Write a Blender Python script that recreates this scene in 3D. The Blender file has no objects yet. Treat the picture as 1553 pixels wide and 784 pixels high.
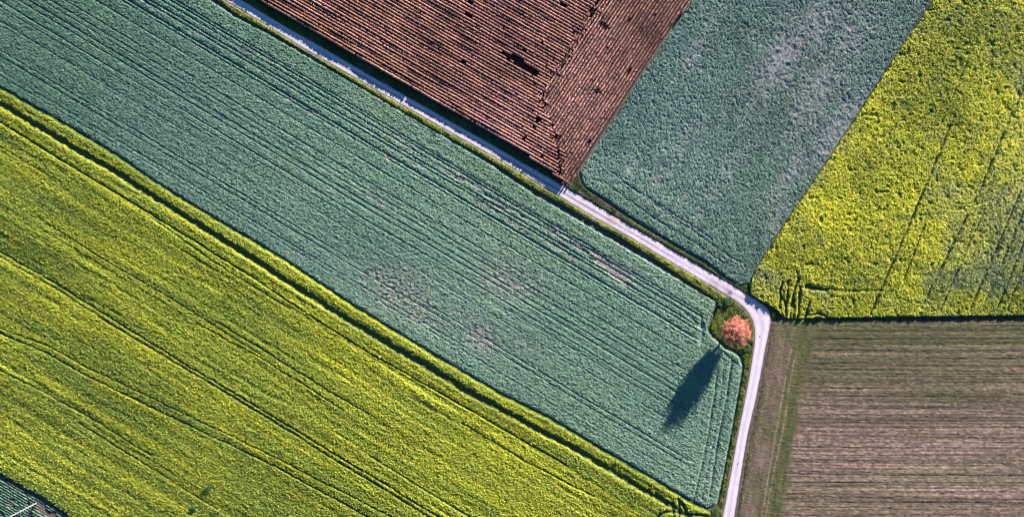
import bpy, math
import numpy as np
from mathutils import Vector

rng = np.random.default_rng(11)
S = 0.15            # metres per photo pixel on the ground
H = 157.0           # height of the drone
CX, CY = 776.5, 392.0
XL, YL = 776.5 * S + 12, 392 * S + 12     # how far the fields are carried past the frame
SUN_EL = math.radians(17.2)
SUN_DIR = np.array([0.53, 0.85]) / math.hypot(0.53, 0.85)    # ground direction towards the sun

sc = bpy.context.scene
col = sc.collection


# ---------------------------------------------------------------- helpers
def W(pts, h=0.0):
    a = np.asarray(pts, float).reshape(-1, 2)
    k = S * (H - h) / H
    return np.stack([(a[:, 0] - CX) * k, (CY - a[:, 1]) * k], 1)


def sm(x, a=0.0, b=1.0):
    t = np.clip((x - a) / (b - a), 0, 1)
    return t * t * (3 - 2 * t)


def hsh(ix, iy, seed):
    n = (ix.astype(np.int64) * 374761393 + iy.astype(np.int64) * 668265263 + seed * 1442695041) & 0xFFFFFFFF
    n = ((n ^ (n >> 13)) * 1274126177) & 0xFFFFFFFF
    n = n ^ (n >> 16)
    return (n & 0xFFFF) / 65535.0


def vn(x, y, seed=0):
    ix, iy = np.floor(x), np.floor(y)
    fx, fy = x - ix, y - iy
    fx = fx * fx * (3 - 2 * fx)
    fy = fy * fy * (3 - 2 * fy)
    ix = ix.astype(np.int64)
    iy = iy.astype(np.int64)
    a, b = hsh(ix, iy, seed), hsh(ix + 1, iy, seed)
    c, d = hsh(ix, iy + 1, seed), hsh(ix + 1, iy + 1, seed)
    return (a * (1 - fx) + b * fx) * (1 - fy) + (c * (1 - fx) + d * fx) * fy


def fbm(x, y, seed=0, octv=3):
    s, amp, tot = 0, 1, 0
    for i in range(octv):
        s = s + amp * vn(x * 2 ** i + 17.3 * i, y * 2 ** i - 9.1 * i, seed + i)
        tot += amp
        amp *= 0.55
    return s / tot


def seg_d(x, y, poly, closed=False):
    """distance to a polyline and the sign test of a closed one"""
    n = len(poly)
    best = np.full(x.shape, 1e9)
    ins = np.zeros(x.shape, bool)
    for i in range(n if closed else n - 1):
        ax, ay = poly[i]
        bx, by = poly[(i + 1) % n]
        dx, dy = bx - ax, by - ay
        l2 = dx * dx + dy * dy + 1e-12
        t = np.clip(((x - ax) * dx + (y - ay) * dy) / l2, 0, 1)
        d = (x - ax - t * dx) ** 2 + (y - ay - t * dy) ** 2
        best = np.minimum(best, d)
        if closed and ay != by:
            c = ((ay > y) != (by > y)) & (x < (bx - ax) * (y - ay) / (by - ay) + ax)
            ins ^= c
    return np.sqrt(best), ins


def sdf(x, y, poly):
    d, ins = seg_d(x, y, poly, True)
    return np.where(ins, d, -d)


def topx(x, y):
    return x / S + CX, CY - y / S


def mesh_from(name, verts, quads, var, mats, tris=None, mat_idx=None, smooth=False):
    me = bpy.data.meshes.new(name)
    nv = len(verts)
    nq = len(quads)
    nt = 0 if tris is None else len(tris)
    me.vertices.add(nv)
    me.vertices.foreach_set('co', np.ascontiguousarray(verts, np.float32).ravel())
    loops = np.asarray(quads, np.int32).ravel()
    starts = np.arange(nq, dtype=np.int32) * 4
    if nt:
        loops = np.concatenate([loops, np.asarray(tris, np.int32).ravel()])
        starts = np.concatenate([starts, nq * 4 + np.arange(nt, dtype=np.int32) * 3])
    me.loops.add(len(loops))
    me.loops.foreach_set('vertex_index', loops.astype(np.int32))
    me.polygons.add(nq + nt)
    me.polygons.foreach_set('loop_start', starts.astype(np.int32))
    if mat_idx is not None:
        me.polygons.foreach_set('material_index', np.asarray(mat_idx, np.int32))
    if smooth:
        me.polygons.foreach_set('use_smooth', np.ones(nq + nt, bool))
    me.update(calc_edges=True)
    if var is not None:
        at = me.attributes.new('var', 'FLOAT_VECTOR', 'POINT')
        at.data.foreach_set('vector', np.ascontiguousarray(var, np.float32).ravel())
    for m in (mats if isinstance(mats, (list, tuple)) else [mats]):
        me.materials.append(m)
    return me


def obj(name, me, parent=None, loc=(0, 0, 0)):
    o = bpy.data.objects.new(name, me)
    col.objects.link(o)
    o.location = loc
    if parent:
        o.parent = parent
    return o


def tag(o, label=None, cat=None, group=None, kind=None):
    if label: o['label'] = label
    if cat: o['category'] = cat
    if group: o['group'] = group
    if kind: o['kind'] = kind
    return o


def mat_var(name, ramp_a, ramp_b, soil, rough=0.75, trans=0.0, noise=(2.5, 0.25), spec=0.15):
    """colour by the plant's own variation: x along the ramps, y from ramp a to ramp b, z bare soil -> plant"""
    m = bpy.data.materials.new(name)
    m.use_nodes = True
    nt = m.node_tree
    for n in list(nt.nodes): nt.nodes.remove(n)
    N = nt.nodes.new
    L = nt.links.new
    out = N('ShaderNodeOutputMaterial')
    att = N('ShaderNodeAttribute'); att.attribute_name = 'var'
    sep = N('ShaderNodeSeparateXYZ'); L(att.outputs['Vector'], sep.inputs[0])

    def ramp(stops):
        r = N('ShaderNodeValToRGB')
        e = r.color_ramp.elements
        while len(e) < len(stops): e.new(0.5)
        for i, (p, c) in enumerate(stops):
            e[i].position = p
            e[i].color = (*c, 1)
        L(sep.outputs[0], r.inputs[0])
        return r
    ra, rb = ramp(ramp_a), ramp(ramp_b)
    mx = N('ShaderNodeMix'); mx.data_type = 'RGBA'
    L(sep.outputs[1], mx.inputs[0]); L(ra.outputs[0], mx.inputs[6]); L(rb.outputs[0], mx.inputs[7])
    ms = N('ShaderNodeMix'); ms.data_type = 'RGBA'
    ms.inputs[6].default_value = (*soil, 1)
    L(sep.outputs[2], ms.inputs[0]); L(mx.outputs[2], ms.inputs[7])
    tc = N('ShaderNodeTexCoord')
    nz = N('ShaderNodeTexNoise'); nz.inputs['Scale'].default_value = noise[0]; nz.inputs['Detail'].default_value = 4
    L(tc.outputs['Object'], nz.inputs['Vector'])
    mr = N('ShaderNodeMapRange')
    mr.inputs[1].default_value = 0.25; mr.inputs[2].default_value = 0.75
    mr.inputs[3].default_value = 1 - noise[1]; mr.inputs[4].default_value = 1 + noise[1]
    L(nz.outputs[0], mr.inputs[0])
    mu = N('ShaderNodeVectorMath'); mu.operation = 'SCALE'
    L(ms.outputs[2], mu.inputs[0]); L(mr.outputs[0], mu.inputs['Scale'])
    b = N('ShaderNodeBsdfPrincipled')
    b.inputs['Roughness'].default_value = rough
    b.inputs['Specular IOR Level'].default_value = spec
    L(mu.outputs[0], b.inputs['Base Color'])
    if trans > 0:
        t = N('ShaderNodeBsdfTranslucent'); L(mu.outputs[0], t.inputs[0])
        mix = N('ShaderNodeMixShader'); mix.inputs[0].default_value = trans
        L(b.outputs[0], mix.inputs[1]); L(t.outputs[0], mix.inputs[2]); L(mix.outputs[0], out.inputs[0])
    else:
        L(b.outputs[0], out.inputs[0])
    return m


def kites(c, az, pitch, roll, ln, wd):
    """leaf shaped quads: base, side, tip, side"""
    ca, sa, cp, sp = np.cos(az), np.sin(az), np.cos(pitch), np.sin(pitch)
    t = np.stack([ca * cp, sa * cp, sp], 1)
    s0 = np.stack([-sa, ca, 0 * ca], 1)
    n0 = np.cross(t, s0)
    s = s0 * np.cos(roll)[:, None] + n0 * np.sin(roll)[:, None]
    ln = ln[:, None]; wd = wd[:, None]
    v = np.stack([c - t * ln * .5, c + s * wd * .5 + t * ln * .08, c + t * ln * .5, c - s * wd * .5 + t * ln * .08], 1)
    q = np.arange(len(c) * 4).reshape(-1, 4)
    return v.reshape(-1, 3), q


def frame_of(direction):
    d = np.array([direction[0], -direction[1]], float)
    d /= np.hypot(*d)
    return d, np.array([-d[1], d[0]])


def crop(name, poly_px, hmap, direction, hf, mat, dens, leaf, du=.3, dv=.16, lift=(.65, 1.05), pitch=(-.2, 1.0),
         varf=None, leafvar=None, canopy=True, zmin=.012, canopy_x=-.12, zj=.07, stem=(0, 1)):
    """a sown or wild plant cover: a closed lumpy canopy on the ground plus single leaf clumps standing out of it"""
    poly = W(poly_px, hmap)
    poly[:, 0] = np.clip(poly[:, 0], -XL - 40, XL + 40)
    d, n = frame_of(direction)
    uu, vv = poly @ d, poly @ n
    V = []; Q = []; A = []; off = 0
    if canopy:
        us = np.arange(uu.min() - .3, uu.max() + .3, du)
        vs = np.arange(vv.min() - .3, vv.max() + .3, dv)
        U, Vv = np.meshgrid(us, vs, indexing='ij')
        nu, nv = U.shape
        U = U + (rng.random(U.shape) - .5) * du * .45
        Vv = Vv + (rng.random(U.shape) - .5) * dv * .45
        x = (U * d[0] + Vv * n[0]).ravel(); y = (U * d[1] + Vv * n[1]).ravel()
        ok = (np.abs(x) < XL) & (np.abs(y) < YL)
        sd = np.full(x.shape, -1.0)
        sd[ok] = sdf(x[ok], y[ok], poly)
        keep = (sd > -.05)
        K = keep.reshape(nu, nv)
        idx = np.arange(nu * nv).reshape(nu, nv)
        cell = K[:-1, :-1] & K[1:, :-1] & K[1:, 1:] & K[:-1, 1:]
        q = np.stack([idx[:-1, :-1][cell], idx[1:, :-1][cell], idx[1:, 1:][cell], idx[:-1, 1:][cell]], 1)
        used = np.unique(q)
        remap = np.zeros(nu * nv, np.int64); remap[used] = np.arange(len(used))
        q = remap[q]
        x, y, sd = x[used], y[used], sd[used]
        r = hf(x, y, sd)
        z = r[0]
        a = varf(x, y, sd)
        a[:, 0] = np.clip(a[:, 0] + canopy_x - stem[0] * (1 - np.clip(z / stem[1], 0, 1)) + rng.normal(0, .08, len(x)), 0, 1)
        a[:, 2] = r[-1]
        z = z * .86 + np.clip(z * 3, 0, 1) * rng.normal(0, zj, len(x))
        V.append(np.stack([x, y, np.maximum(z, zmin)], 1)); Q.append(q); A.append(a); off = len(x)
    # single leaf clumps
    x0, x1 = max(poly[:, 0].min(), -XL), min(poly[:, 0].max(), XL)
    y0, y1 = max(poly[:, 1].min(), -YL), min(poly[:, 1].max(), YL)
    cnt = int((x1 - x0) * (y1 - y0) * dens)
    x = rng.uniform(x0, x1, cnt); y = rng.uniform(y0, y1, cnt)
    sd = sdf(x, y, poly)
    k = sd > .02
    x, y, sd = x[k], y[k], sd[k]
    r = hf(x, y, sd)
    z, cov = r[0], r[1]
    k = rng.random(len(x)) < cov
    x, y, sd, z = x[k], y[k], sd[k], z[k]
    m = len(x)
    a = varf(x, y, sd)
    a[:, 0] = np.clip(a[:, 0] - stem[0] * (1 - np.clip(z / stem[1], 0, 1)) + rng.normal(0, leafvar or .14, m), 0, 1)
    a[:, 2] = 1
    ln = rng.uniform(leaf[0], leaf[1], m); wd = rng.uniform(leaf[2], leaf[3], m)
    az = rng.uniform(0, 2 * math.pi, m)
    pt = rng.uniform(pitch[0], pitch[1], m); rl = rng.normal(0, .6, m)
    zz = np.maximum(z * rng.uniform(lift[0], lift[1], m), .03 + .4 * ln * np.abs(np.sin(pt)) * .5)
    v, q = kites(np.stack([x, y, zz], 1), az, pt, rl, ln, wd)
    V.append(v); Q.append(q + off); A.append(np.repeat(a, 4, 0))
    me = mesh_from(name, np.concatenate(V), np.concatenate(Q), np.concatenate(A), mat)
    return obj(name, me)


def cut(x, y, lines, base=1.0, wave=.34, rag=.6):
    """bare wheel lines: polylines in photo pixels with half width and depth"""
    m = np.full(x.shape, base)
    for pts, w, dep in lines:
        p = W(pts, .25)
        lo, hi = p.min(0) - 1.5, p.max(0) + 1.5
        k = (x > lo[0]) & (x < hi[0]) & (y > lo[1]) & (y < hi[1])
        if not k.any(): continue
        xx, yy = x[k], y[k]
        wob = (fbm(xx * .25, yy * .25, 91, 2) - .5) * .22 + (fbm(xx * 1.4, yy * 1.4, 93, 2) - .5) * wave
        dd, _ = seg_d(xx + wob, yy + wob, p)
        m[k] *= 1 - np.clip(dep * (.95 - rag / 2 + rag * (1.6 * fbm(xx * .5, yy * .5, 95, 2) - .3)), 0, 1) * np.exp(-(dd / w) ** 4)
    return m


# ---------------------------------------------------------------- photo-traced outlines (photo pixels)
ROAD_L = [(270, -45), (305, -21), (340, 0), (371, 18.5), (413, 44), (454, 70), (560, 131), (658, 187), (740, 233), (783, 258.5), (831, 288),
          (900, 329), (957, 361), (1015, 396), (1072, 430), (1107, 451), (1118, 458), (1127.5, 466), (1135, 474), (1140, 482),
          (1143.5, 491), (1145, 502), (1144.5, 517), (1143, 532), (1138, 563), (1131, 600), (1119, 660), (1108, 720), (1096, 784), (1085, 845)]
ROAD_U = [(296, -45), (332, -20), (366, 0), (402, 22), (433, 41), (480, 67), (560, 114), (658, 170), (740, 216), (783, 241.5), (833, 270),
          (900, 309), (957, 343), (1015, 377), (1072, 410), (1120, 438), (1136, 448), (1150, 457), (1159, 463.5), (1166, 470),
          (1168.5, 477), (1168.5, 486), (1166, 502), (1160.5, 527), (1154, 563), (1147, 600), (1133, 660), (1123, 720), (1113, 784), (1103, 845)]
F12 = [(-140, 52), (0, 132), (115, 197), (172, 231.5), (230, 271.5), (268, 295.5), (325, 329.5), (400, 373.5), (456, 409), (533, 460.5), (609, 507),
       (678, 548.5), (763, 598), (832, 631.5), (905, 675.5), (977, 716.5), (1032, 750)]
F1E = [(240, -45), (288, -18), (318, 2), (356, 28), (400, 50.5), (446, 77), (600, 166), (740, 249), (811, 298), (900, 350), (992, 404), (1084, 455),
       (1089, 464), (1079, 481), (1073, 498), (1081, 511), (1093, 521), (1099, 528), (1112, 534), (1123, 541), (1127, 556),
       (1121.5, 590), (1108.5, 665), (1094.5, 735), (1088, 763), (1074, 772)]
F1E = [(x_, y_ - (3.5 if x_ < 1050 else 0)) for x_, y_ in F1E]
P1 = F1E + F12[::-1] + [(-140, -45)]
P2 = [(p[0] - .5, p[1] + 1.0) for p in F12] + [(1058, 766), (1079, 776), (1085, 790), (1073, 850), (185, 850), (140, 812), (106, 785), (93, 774), (74, 761), (61, 751), (40, 743),
                                               (16, 727), (0, 720), (-140, 640)]
P7 = [(-140, 652), (0, 724), (18, 732), (42, 747), (62, 756), (78, 768), (95, 780), (130, 822), (160, 850), (-140, 850)]
P3 = [(300, -55), (393, 0), (423, 17.5), (480, 50.5), (560, 97), (658, 153.5), (740, 201), (836, 257), (838, 265), (855, 279), (869, 272), (878, 257), (935, 169),
      (993, 79), (1048, 1), (1088, -59)]
P4 = [(1090, -60), (1050, 0), (995, 80), (937, 170), (880, 259), (880, 272), (887, 282), (918, 302), (969, 337), (1028, 372), (1072, 397), (1100, 419),
      (1122, 433), (1139, 432), (1144, 412), (1157, 391), (1199, 325), (1248, 253), (1302, 171), (1363, 76), (1415, 0), (1455, -60)]
P5 = [(1457, -60), (1417, 0), (1365, 76), (1304, 171), (1250, 253), (1201, 325), (1159, 391), (1144, 413), (1138, 430), (1139, 446), (1153, 455), (1172, 465),
      (1180, 471), (1187, 478), (1198, 483), (1246, 482.5), (1380, 480), (1553, 478.5), (1700, 478), (1700, -60)]
P6 = [(1170, 488), (1182, 484), (1240, 483), (1700, 478), (1700, 850), (1108, 850), (1117.5, 784), (1128, 720), (1137.5, 660), (1151, 600), (1158, 563), (1164.5, 527),
      (1169.5, 502)]

# ---------------------------------------------------------------- world and sun
w = bpy.data.worlds.new("World")
sc.world = w
w.use_nodes = True
nt = w.node_tree
bg = nt.nodes['Background']
sky = nt.nodes.new('ShaderNodeTexSky')
sky.sky_type = 'NISHITA'
sky.sun_disc = False
sky.sun_elevation = SUN_EL
sky.sun_rotation = math.atan2(SUN_DIR[0], SUN_DIR[1])
sky.ozone_density = 4.0
sky.dust_density = 0.3
hs = nt.nodes.new('ShaderNodeHueSaturation')
hs.inputs['Saturation'].default_value = 1.2
nt.links.new(sky.outputs[0], hs.inputs['Color'])
nt.links.new(hs.outputs[0], bg.inputs[0])
bg.inputs[1].default_value = 0.058
sun = bpy.data.lights.new('sun', 'SUN')
sun.energy = 5.0
sun.angle = math.radians(.5)
sun.color = (1.0, .94, .90)
so = bpy.data.objects.new('sun', sun)
col.objects.link(so)
so.rotation_euler = Vector((-SUN_DIR[0] * math.cos(SUN_EL), -SUN_DIR[1] * math.cos(SUN_EL), -math.sin(SUN_EL))).to_track_quat('-Z', 'Y').to_euler()
so.location = (60, 100, 80)

# ---------------------------------------------------------------- ground
def simple_mat(name, c1, c2, scale, rough=.85, c3=None):
    m = bpy.data.materials.new(name)
    m.use_nodes = True
    nt = m.node_tree
    b = nt.nodes['Principled BSDF']
    tc = nt.nodes.new('ShaderNodeTexCoord')
    nz = nt.nodes.new('ShaderNodeTexNoise'); nz.inputs['Scale'].default_value = scale; nz.inputs['Detail'].default_value = 6
    r = nt.nodes.new('ShaderNodeValToRGB')
    r.color_ramp.elements[0].position = .32; r.color_ramp.elements[0].color = (*c1, 1)
    r.color_ramp.elements[1].position = .68; r.color_ramp.elements[1].color = (*c2, 1)
    nt.links.new(tc.outputs['Object'], nz.inputs['Vector'])
    nt.links.new(nz.outputs[0], r.inputs[0]); nt.links.new(r.outputs[0], b.inputs['Base Color'])
    b.inputs['Roughness'].default_value = rough
    b.inputs['Specular IOR Level'].default_value = .15
    return m


M_soil = simple_mat('soil', (.045, .033, .025), (.095, .07, .055), 1.2)
R = 4000.0
xs = np.concatenate([[-R, -1200, -500], np.arange(-240, 241, 20), [500, 1200, R]])
gx, gy = np.meshgrid(xs, xs, indexing='ij')
k = len(xs)
gi = np.arange(k * k).reshape(k, k)
gq = np.stack([gi[:-1, :-1].ravel(), gi[1:, :-1].ravel(), gi[1:, 1:].ravel(), gi[:-1, 1:].ravel()], 1)
o = obj('ground', mesh_from('ground', np.stack([gx.ravel(), gy.ravel(), 0 * gx.ravel()], 1), gq, None, M_soil))
tag(o, 'brown bare soil under and between the fields', kind='structure')

# ---------------------------------------------------------------- farm track
def resample(pts, n):
    p = np.asarray(pts, float)
    # smooth with Chaikin corner cutting
    for _ in range(2):
        q = np.empty((len(p) * 2, 2)); q[0] = p[0]; q[-1] = p[-1]
        q[1:-1:2] = p[:-1] * .75 + p[1:] * .25
        q[2::2] = (p[:-1] * .25 + p[1:] * .75)
        p = q
    s = np.concatenate([[0], np.cumsum(np.hypot(*np.diff(p, axis=0).T))])
    t = np.linspace(0, s[-1], n)
    return np.stack([np.interp(t, s, p[:, 0]), np.interp(t, s, p[:, 1])], 1)


def by_index(pts_a, pts_b, per):
    A = []; B = []
    a, b = np.asarray(pts_a, float), np.asarray(pts_b, float)
    for i in range(len(a) - 1):
        n = max(2, int(np.hypot(*(a[i + 1] - a[i])) / per))
        t = np.arange(n)[:, None] / n
        A.append(a[i] * (1 - t) + a[i + 1] * t); B.append(b[i] * (1 - t) + b[i + 1] * t)
    A = np.concatenate(A + [a[-1:]]); B = np.concatenate(B + [b[-1:]])
    ker = np.ones(9) / 9

    def smooth(p):
        q = np.pad(p, ((4, 4), (0, 0)), mode='edge')
        r = np.stack([np.convolve(q[:, i], ker, 'valid') for i in range(2)], 1)
        r[:4] = p[:4]; r[-4:] = p[-4:]
        return r
    return smooth(A), smooth(B)


ra, rb = by_index(ROAD_L, ROAD_U, 1.6)
NC = 26
tt = np.linspace(-.02, 1.02, NC)
RA, RB = W(ra), W(rb)
pts = RA[:, None, :] * (1 - tt)[None, :, None] + RB[:, None, :] * tt[None, :, None]
edge_w = np.minimum(tt, 1 - tt)
along = np.concatenate([[0], np.cumsum(np.hypot(*np.diff((RA + RB) / 2, axis=0).T))])
AL, TT = np.meshgrid(along, tt, indexing='ij')
X, Y = pts[:, :, 0], pts[:, :, 1]
px_, py_ = topx(X, Y)
jag = (fbm(X * 1.3, Y * 1.3, 5, 3) - .5)
Z = .035 + .02 * sm(edge_w, 0, .2)[None, :] + .02 * (fbm(X * 1.1, Y * 1.1, 8, 3) - .5)
Z[:, 0] = 0.0; Z[:, -1] = 0.0
pave = sm(py_, 455, 490) * sm(px_, 1080, 1110)              # paler concrete surface after the bend
mid = np.exp(-((TT - .47) / .085) ** 2) * sm(fbm(AL * .06, TT * 1.5, 3, 2), .25, .62) * (1 - pave)
trk = (np.exp(-((TT - .24) / .12) ** 2) + np.exp(-((TT - .74) / .13) ** 2))
val = .72 + .16 * trk - .55 * mid + .26 * (fbm(AL * .4, TT * 5, 21, 3) - .5) + .35 * (fbm(X * 2.5, Y * 2.5, 22, 2) - .5)
val = val * (1 - pave) + pave * (.80 + .12 * trk + .16 * (fbm(X * .8, Y * .8, 24, 3) - .5) + .10 * (fbm(AL * .15, TT * 6, 25, 2) - .5) - .10 * np.exp(-((TT - .5) / .12) ** 2))
for (qx, qy, r, amt) in [(1107, 444.5, 2.4, .8), (1103, 443, 5, .3), (1086, 433, 6, .22), (1078, 428, 5, .25), (926, 334, 7, .25), (1115, 455, 7, .16)]:
    dd = ((px_ - qx) / 1.4) ** 2 + (py_ - qy) ** 2
    val -= amt * np.exp(-dd / (r * r))
red = .55 * np.exp(-(((px_ - 926) / 12) ** 2 + ((py_ - 333) / 5) ** 2)) + .35 * mid
edge_soil = sm(edge_w[None, :] + .09 * jag * 2 * (1 - .7 * pave), 0.005, .05)
var = np.stack([np.clip(val, 0, 1), np.clip(red, 0, 1), edge_soil], 2)
nu, nv = X.shape
ri = np.arange(nu * nv).reshape(nu, nv)
rq = np.stack([ri[:-1, :-1].ravel(), ri[1:, :-1].ravel(), ri[1:, 1:].ravel(), ri[:-1, 1:].ravel()], 1)
M_road = mat_var('pale_gravel', [(0, (0.1053, 0.0712, 0.0816)), (.5, (0.2395, 0.1898, 0.2092)), (1, (0.4214, 0.3562, 0.3875))],
                 [(0, (0.1436, 0.07596, 0.06119)), (.5, (0.2874, 0.171, 0.1529)), (1, (0.4788, 0.3417, 0.3061))], (0.1533, 0.09494, 0.0918), rough=.9, noise=(6, .16))
o = obj('road', mesh_from('road', np.stack([X.ravel(), Y.ravel(), Z.ravel()], 1), rq, var.reshape(-1, 3), M_road))
tag(o, 'pale gravel farm track bending between the fields', kind='structure')

# ---------------------------------------------------------------- big blue-green cereal field
D1 = (1, .595)
d1, n1 = frame_of(D1)
T1 = [(80, 0.213, .75), (85, 0.25, .9), (93, 0.2, .8), (103, 0.213, .8), (109, 0.213, .8), (123, 0.3, 1.), (129, 0.188, .6), (153, .16, .85), (181, .15, .8), (194, .15, .75), (202, .13, .5),
      (213.5, .17, .9), (222.5, .18, .95), (240.5, .17, .95), (250, .12, .45), (271, .2, .3), (314, .17, .85), (322.5, .17, .95), (345, .14, .5), (352, .12, .35)]
HEADL = [([(1110, 548), (1104, 590), (1090, 662), (1076, 752)], .28, .95), ([(1089, 560), (1082, 610), (1069, 685), (1052, 760)], .25, .8),
         ([(1099, 545), (1094, 590), (1081, 672), (1064, 756)], .16, .5),
         ([(1062, 478), (1067, 500), (1062, 520)], .5, .7), ([(1098, 534), (1110, 545), (1118, 552)], .2, .8), ([(1040, 476), (1066, 496)], .3, .6)]
RT = W([(1085, 464), (1073, 498), (1098, 527), (1125, 545), (1107, 665), (1087, 762)], .3)


def cereal_lines(x, y):
    px, py = topx(x, y)
    u, v = x * d1[0] + y * d1[1], x * n1[0] + y * n1[1]
    I = py - .595 * (px - 400) + 5.0 * (fbm(px * .006, py * .006, 60, 2) - .5)
    end = 1 - sm(px + (fbm(I * .2, I * 0, 61, 1) - .5) * 18, 1028 + (py < 520) * 20, 1048 + (py < 520) * 20)
    m = np.ones(x.shape)
    for i, (c, wd, dep) in enumerate(T1):
        wpx = .74 * wd / S / .859 * (.7 + .6 * vn(u * .8, u * 0 + i, 77))
        dpt = dep * (.55 + .6 * sm(vn(u * .045 + 13.7 * i, u * 0 + i, 70 + i), .1, .6))
        m *= 1 - np.clip(dpt, 0, 1) * end * np.exp(-((I - c) / wpx) ** 4)
    return m, I, end, u, v


def hf1(x, y, sd):
    m, I, end, u, v = cereal_lines(x, y)
    px, py = topx(x, y)
    m *= cut(x, y, HEADL)
    tex = .62 * fbm(u * .9, v * 1.9, 31, 2) + .38 * vn(x * 2.6, y * 2.6, 34)
    strp = fbm(u * .03, v * 1.5, 35, 2)
    big = fbm(x * .05, y * .05, 36, 3)
    mess = np.exp(-((I - 97) / 19) ** 2) * sm(fbm(u * .25, v * 1.4, 37, 2), .52, .66) * sm(fbm(u * .03, v * .1, 38, 2), .35, .6) * sm(px, 120, 260) * (1 - sm(px, 930, 1040))
    pat = np.zeros(x.shape)
    for (qx, qy, rx, ry, a) in [(733, 510, 28, 20, .85), (603, 440, 56, 34, .62), (640, 475, 44, 18, .6), (768, 425, 48, 30, .55), (700, 480, 30, 10, .35), (574, 300, 22, 12, .35),
                                (560, 420, 22, 9, .3), (450, 385, 22, 8, .4), (590, 240, 5, 3, 1.0), (476, 172, 8, 3, .9), (438, 151, 4, 3, 1.0), (800, 520, 24, 9, .3), (660, 500, 14, 6, .35)]:
        ax, ay = (px - qx), (py - qy)
        ca, sa = .86, .51
        e = ((ax * ca + ay * sa) / rx) ** 2 + ((-ax * sa + ay * ca) / ry) ** 2
        pat = np.maximum(pat, a * np.exp(-e))
    bare = np.clip(pat * (.1 + 1.5 * vn(x * 2.2, y * 2.2, 39)) + mess * .8, 0, 1)
    drill = vn(u * .012, v * 2.7, 44) * .6 + vn(u * .015, v * 1.3, 45) * .4
    h = .52 * (.70 + .17 * tex + .10 * (strp - .5) + .17 * (drill - .5)) * m * (1 - .75 * bare) * sm(sd + .25 * (fbm(x * .9, y * .9, 40, 2) - .5), -.05, .55)
    cov = np.clip(m * 1.25 - .15, 0, 1) * (1 - .8 * bare) * sm(sd, 0, .3)
    pale = .22 + .55 * sm(I, 290, 320) * sm(px, 330, 520) + .3 * mess
    return h, cov, np.clip(1 - .95 * bare - pale * (1 - m), 0, 1)


def var1(x, y, sd):
    px, py = topx(x, y)
    u, v = x * d1[0] + y * d1[1], x * n1[0] + y * n1[1]
    lush = .55 * fbm(x * .035, y * .035, 41, 3) + .45 * fbm(u * .03, v * .5, 42, 3)
    a = .47 + .5 * (lush - .5) + .20 * sm(px + .4 * py, 80, 560) - .05 + .1 * sm(py, 100, 500)
    b = np.clip(.18 + 1.1 * (fbm(x * .06, y * .06, 43, 3) - .5) + .20 * sm(px, 500, 900) + .2 * np.exp(-((py - .595 * (px - 400) - 60) / 18) ** 2), 0, 1)
    return np.stack([np.clip(a, 0, 1), b, np.ones_like(a)], 1)


SOIL_PINK = (.19, .13, .13)
M1 = mat_var('cereal_leaf', [(0, (0.02162, 0.05203, 0.04008)), (.5, (0.07485, 0.1343, 0.09403)), (1, (0.183, 0.2601, 0.1812))],
             [(0, (0.02495, 0.05676, 0.03237)), (.5, (0.09557, 0.1495, 0.08633)), (1, (0.2203, 0.2838, 0.1658))], SOIL_PINK, trans=.12)
o = crop('cereal_crop', P1, .35, D1, hf1, M1, 34, (.2, .42, .10, .2), varf=var1, leafvar=.2)
tag(o, 'broad blue-green young cereal crop with dark wheel lines, below the pale track', kind='stuff')

# ---------------------------------------------------------------- yellow-green rapeseed, lower left
D2 = (1, .605)
d2, n2 = frame_of(D2)
L2 = [([(-140, 76), (0, 157), (115, 226), (157, 250), (230, 296), (245, 306), (400, 403), (495, 465), (610, 534), (705, 591), (760, 620), (869, 679), (977, 743), (1018, 766)], 0.744, 1.0),
      ([(-140, 105), (0, 184), (107, 251), (184, 297), (300, 368), (400, 431), (480, 484), (560, 534), (648, 584), (760, 648), (860, 705)], 0.216, .8),
      ([(-140, 296), (0, 380), (92, 434), (214, 510), (279, 550), (420, 634), (500, 682), (620, 755), (720, 815)], 0.216, .9),
      ([(0, 388), (92, 442), (214, 518), (300, 570), (430, 648), (560, 728), (680, 800)], 0.144, .6),
      ([(-140, 426), (0, 504), (72, 534), (127, 566), (253, 628), (400, 697), (470, 735), (554, 780), (640, 828)], 0.202, .95),
      ([(-140, 420), (0, 496), (72, 523), (127, 553), (253, 614), (400, 683), (500, 735), (610, 790), (680, 830)], 0.158, .8),
      ([(150, 480), (217, 520), (400, 628), (500, 690), (640, 775), (720, 824)], 0.187, .6), ([(300, 490), (400, 545), (520, 620)], 0.187, .55),
      ([(330, 488), (380, 518), (496, 590), (560, 627)], 0.216, .6), ([(60, 330), (160, 395), (260, 452), (400, 540)], 0.18, .5),
      ([(-40, 540), (60, 590), (150, 640), (230, 690)], 0.216, .5), ([(120, 640), (200, 690), (330, 770)], 0.18, .5),
      ([(230, 330), (330, 400), (440, 468)], 0.216, .45), ([(560, 690), (700, 775), (760, 810)], 0.216, .5), ([(700, 640), (800, 700), (900, 752)], 0.216, .5)]
TURN2 = [([(996, 786), (1003, 778), (1012, 775), (1024, 776), (1036, 778), (1056, 779), (1075, 783)], .38, 1.), ([(1029, 756), (1030.5, 766), (1031, 778), (1031, 800)], .36, 1.),
         ([(1019, 762), (1021, 770), (1022, 778), (1022, 800)], .34, 1.), ([(1020, 762), (1027, 772)], .3, .9), ([(1032, 758), (1039, 770), (1043, 778), (1050, 796)], .36, 1.),
         ([(1030, 774), (1042, 780), (1048, 782)], .6, .8)]


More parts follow.
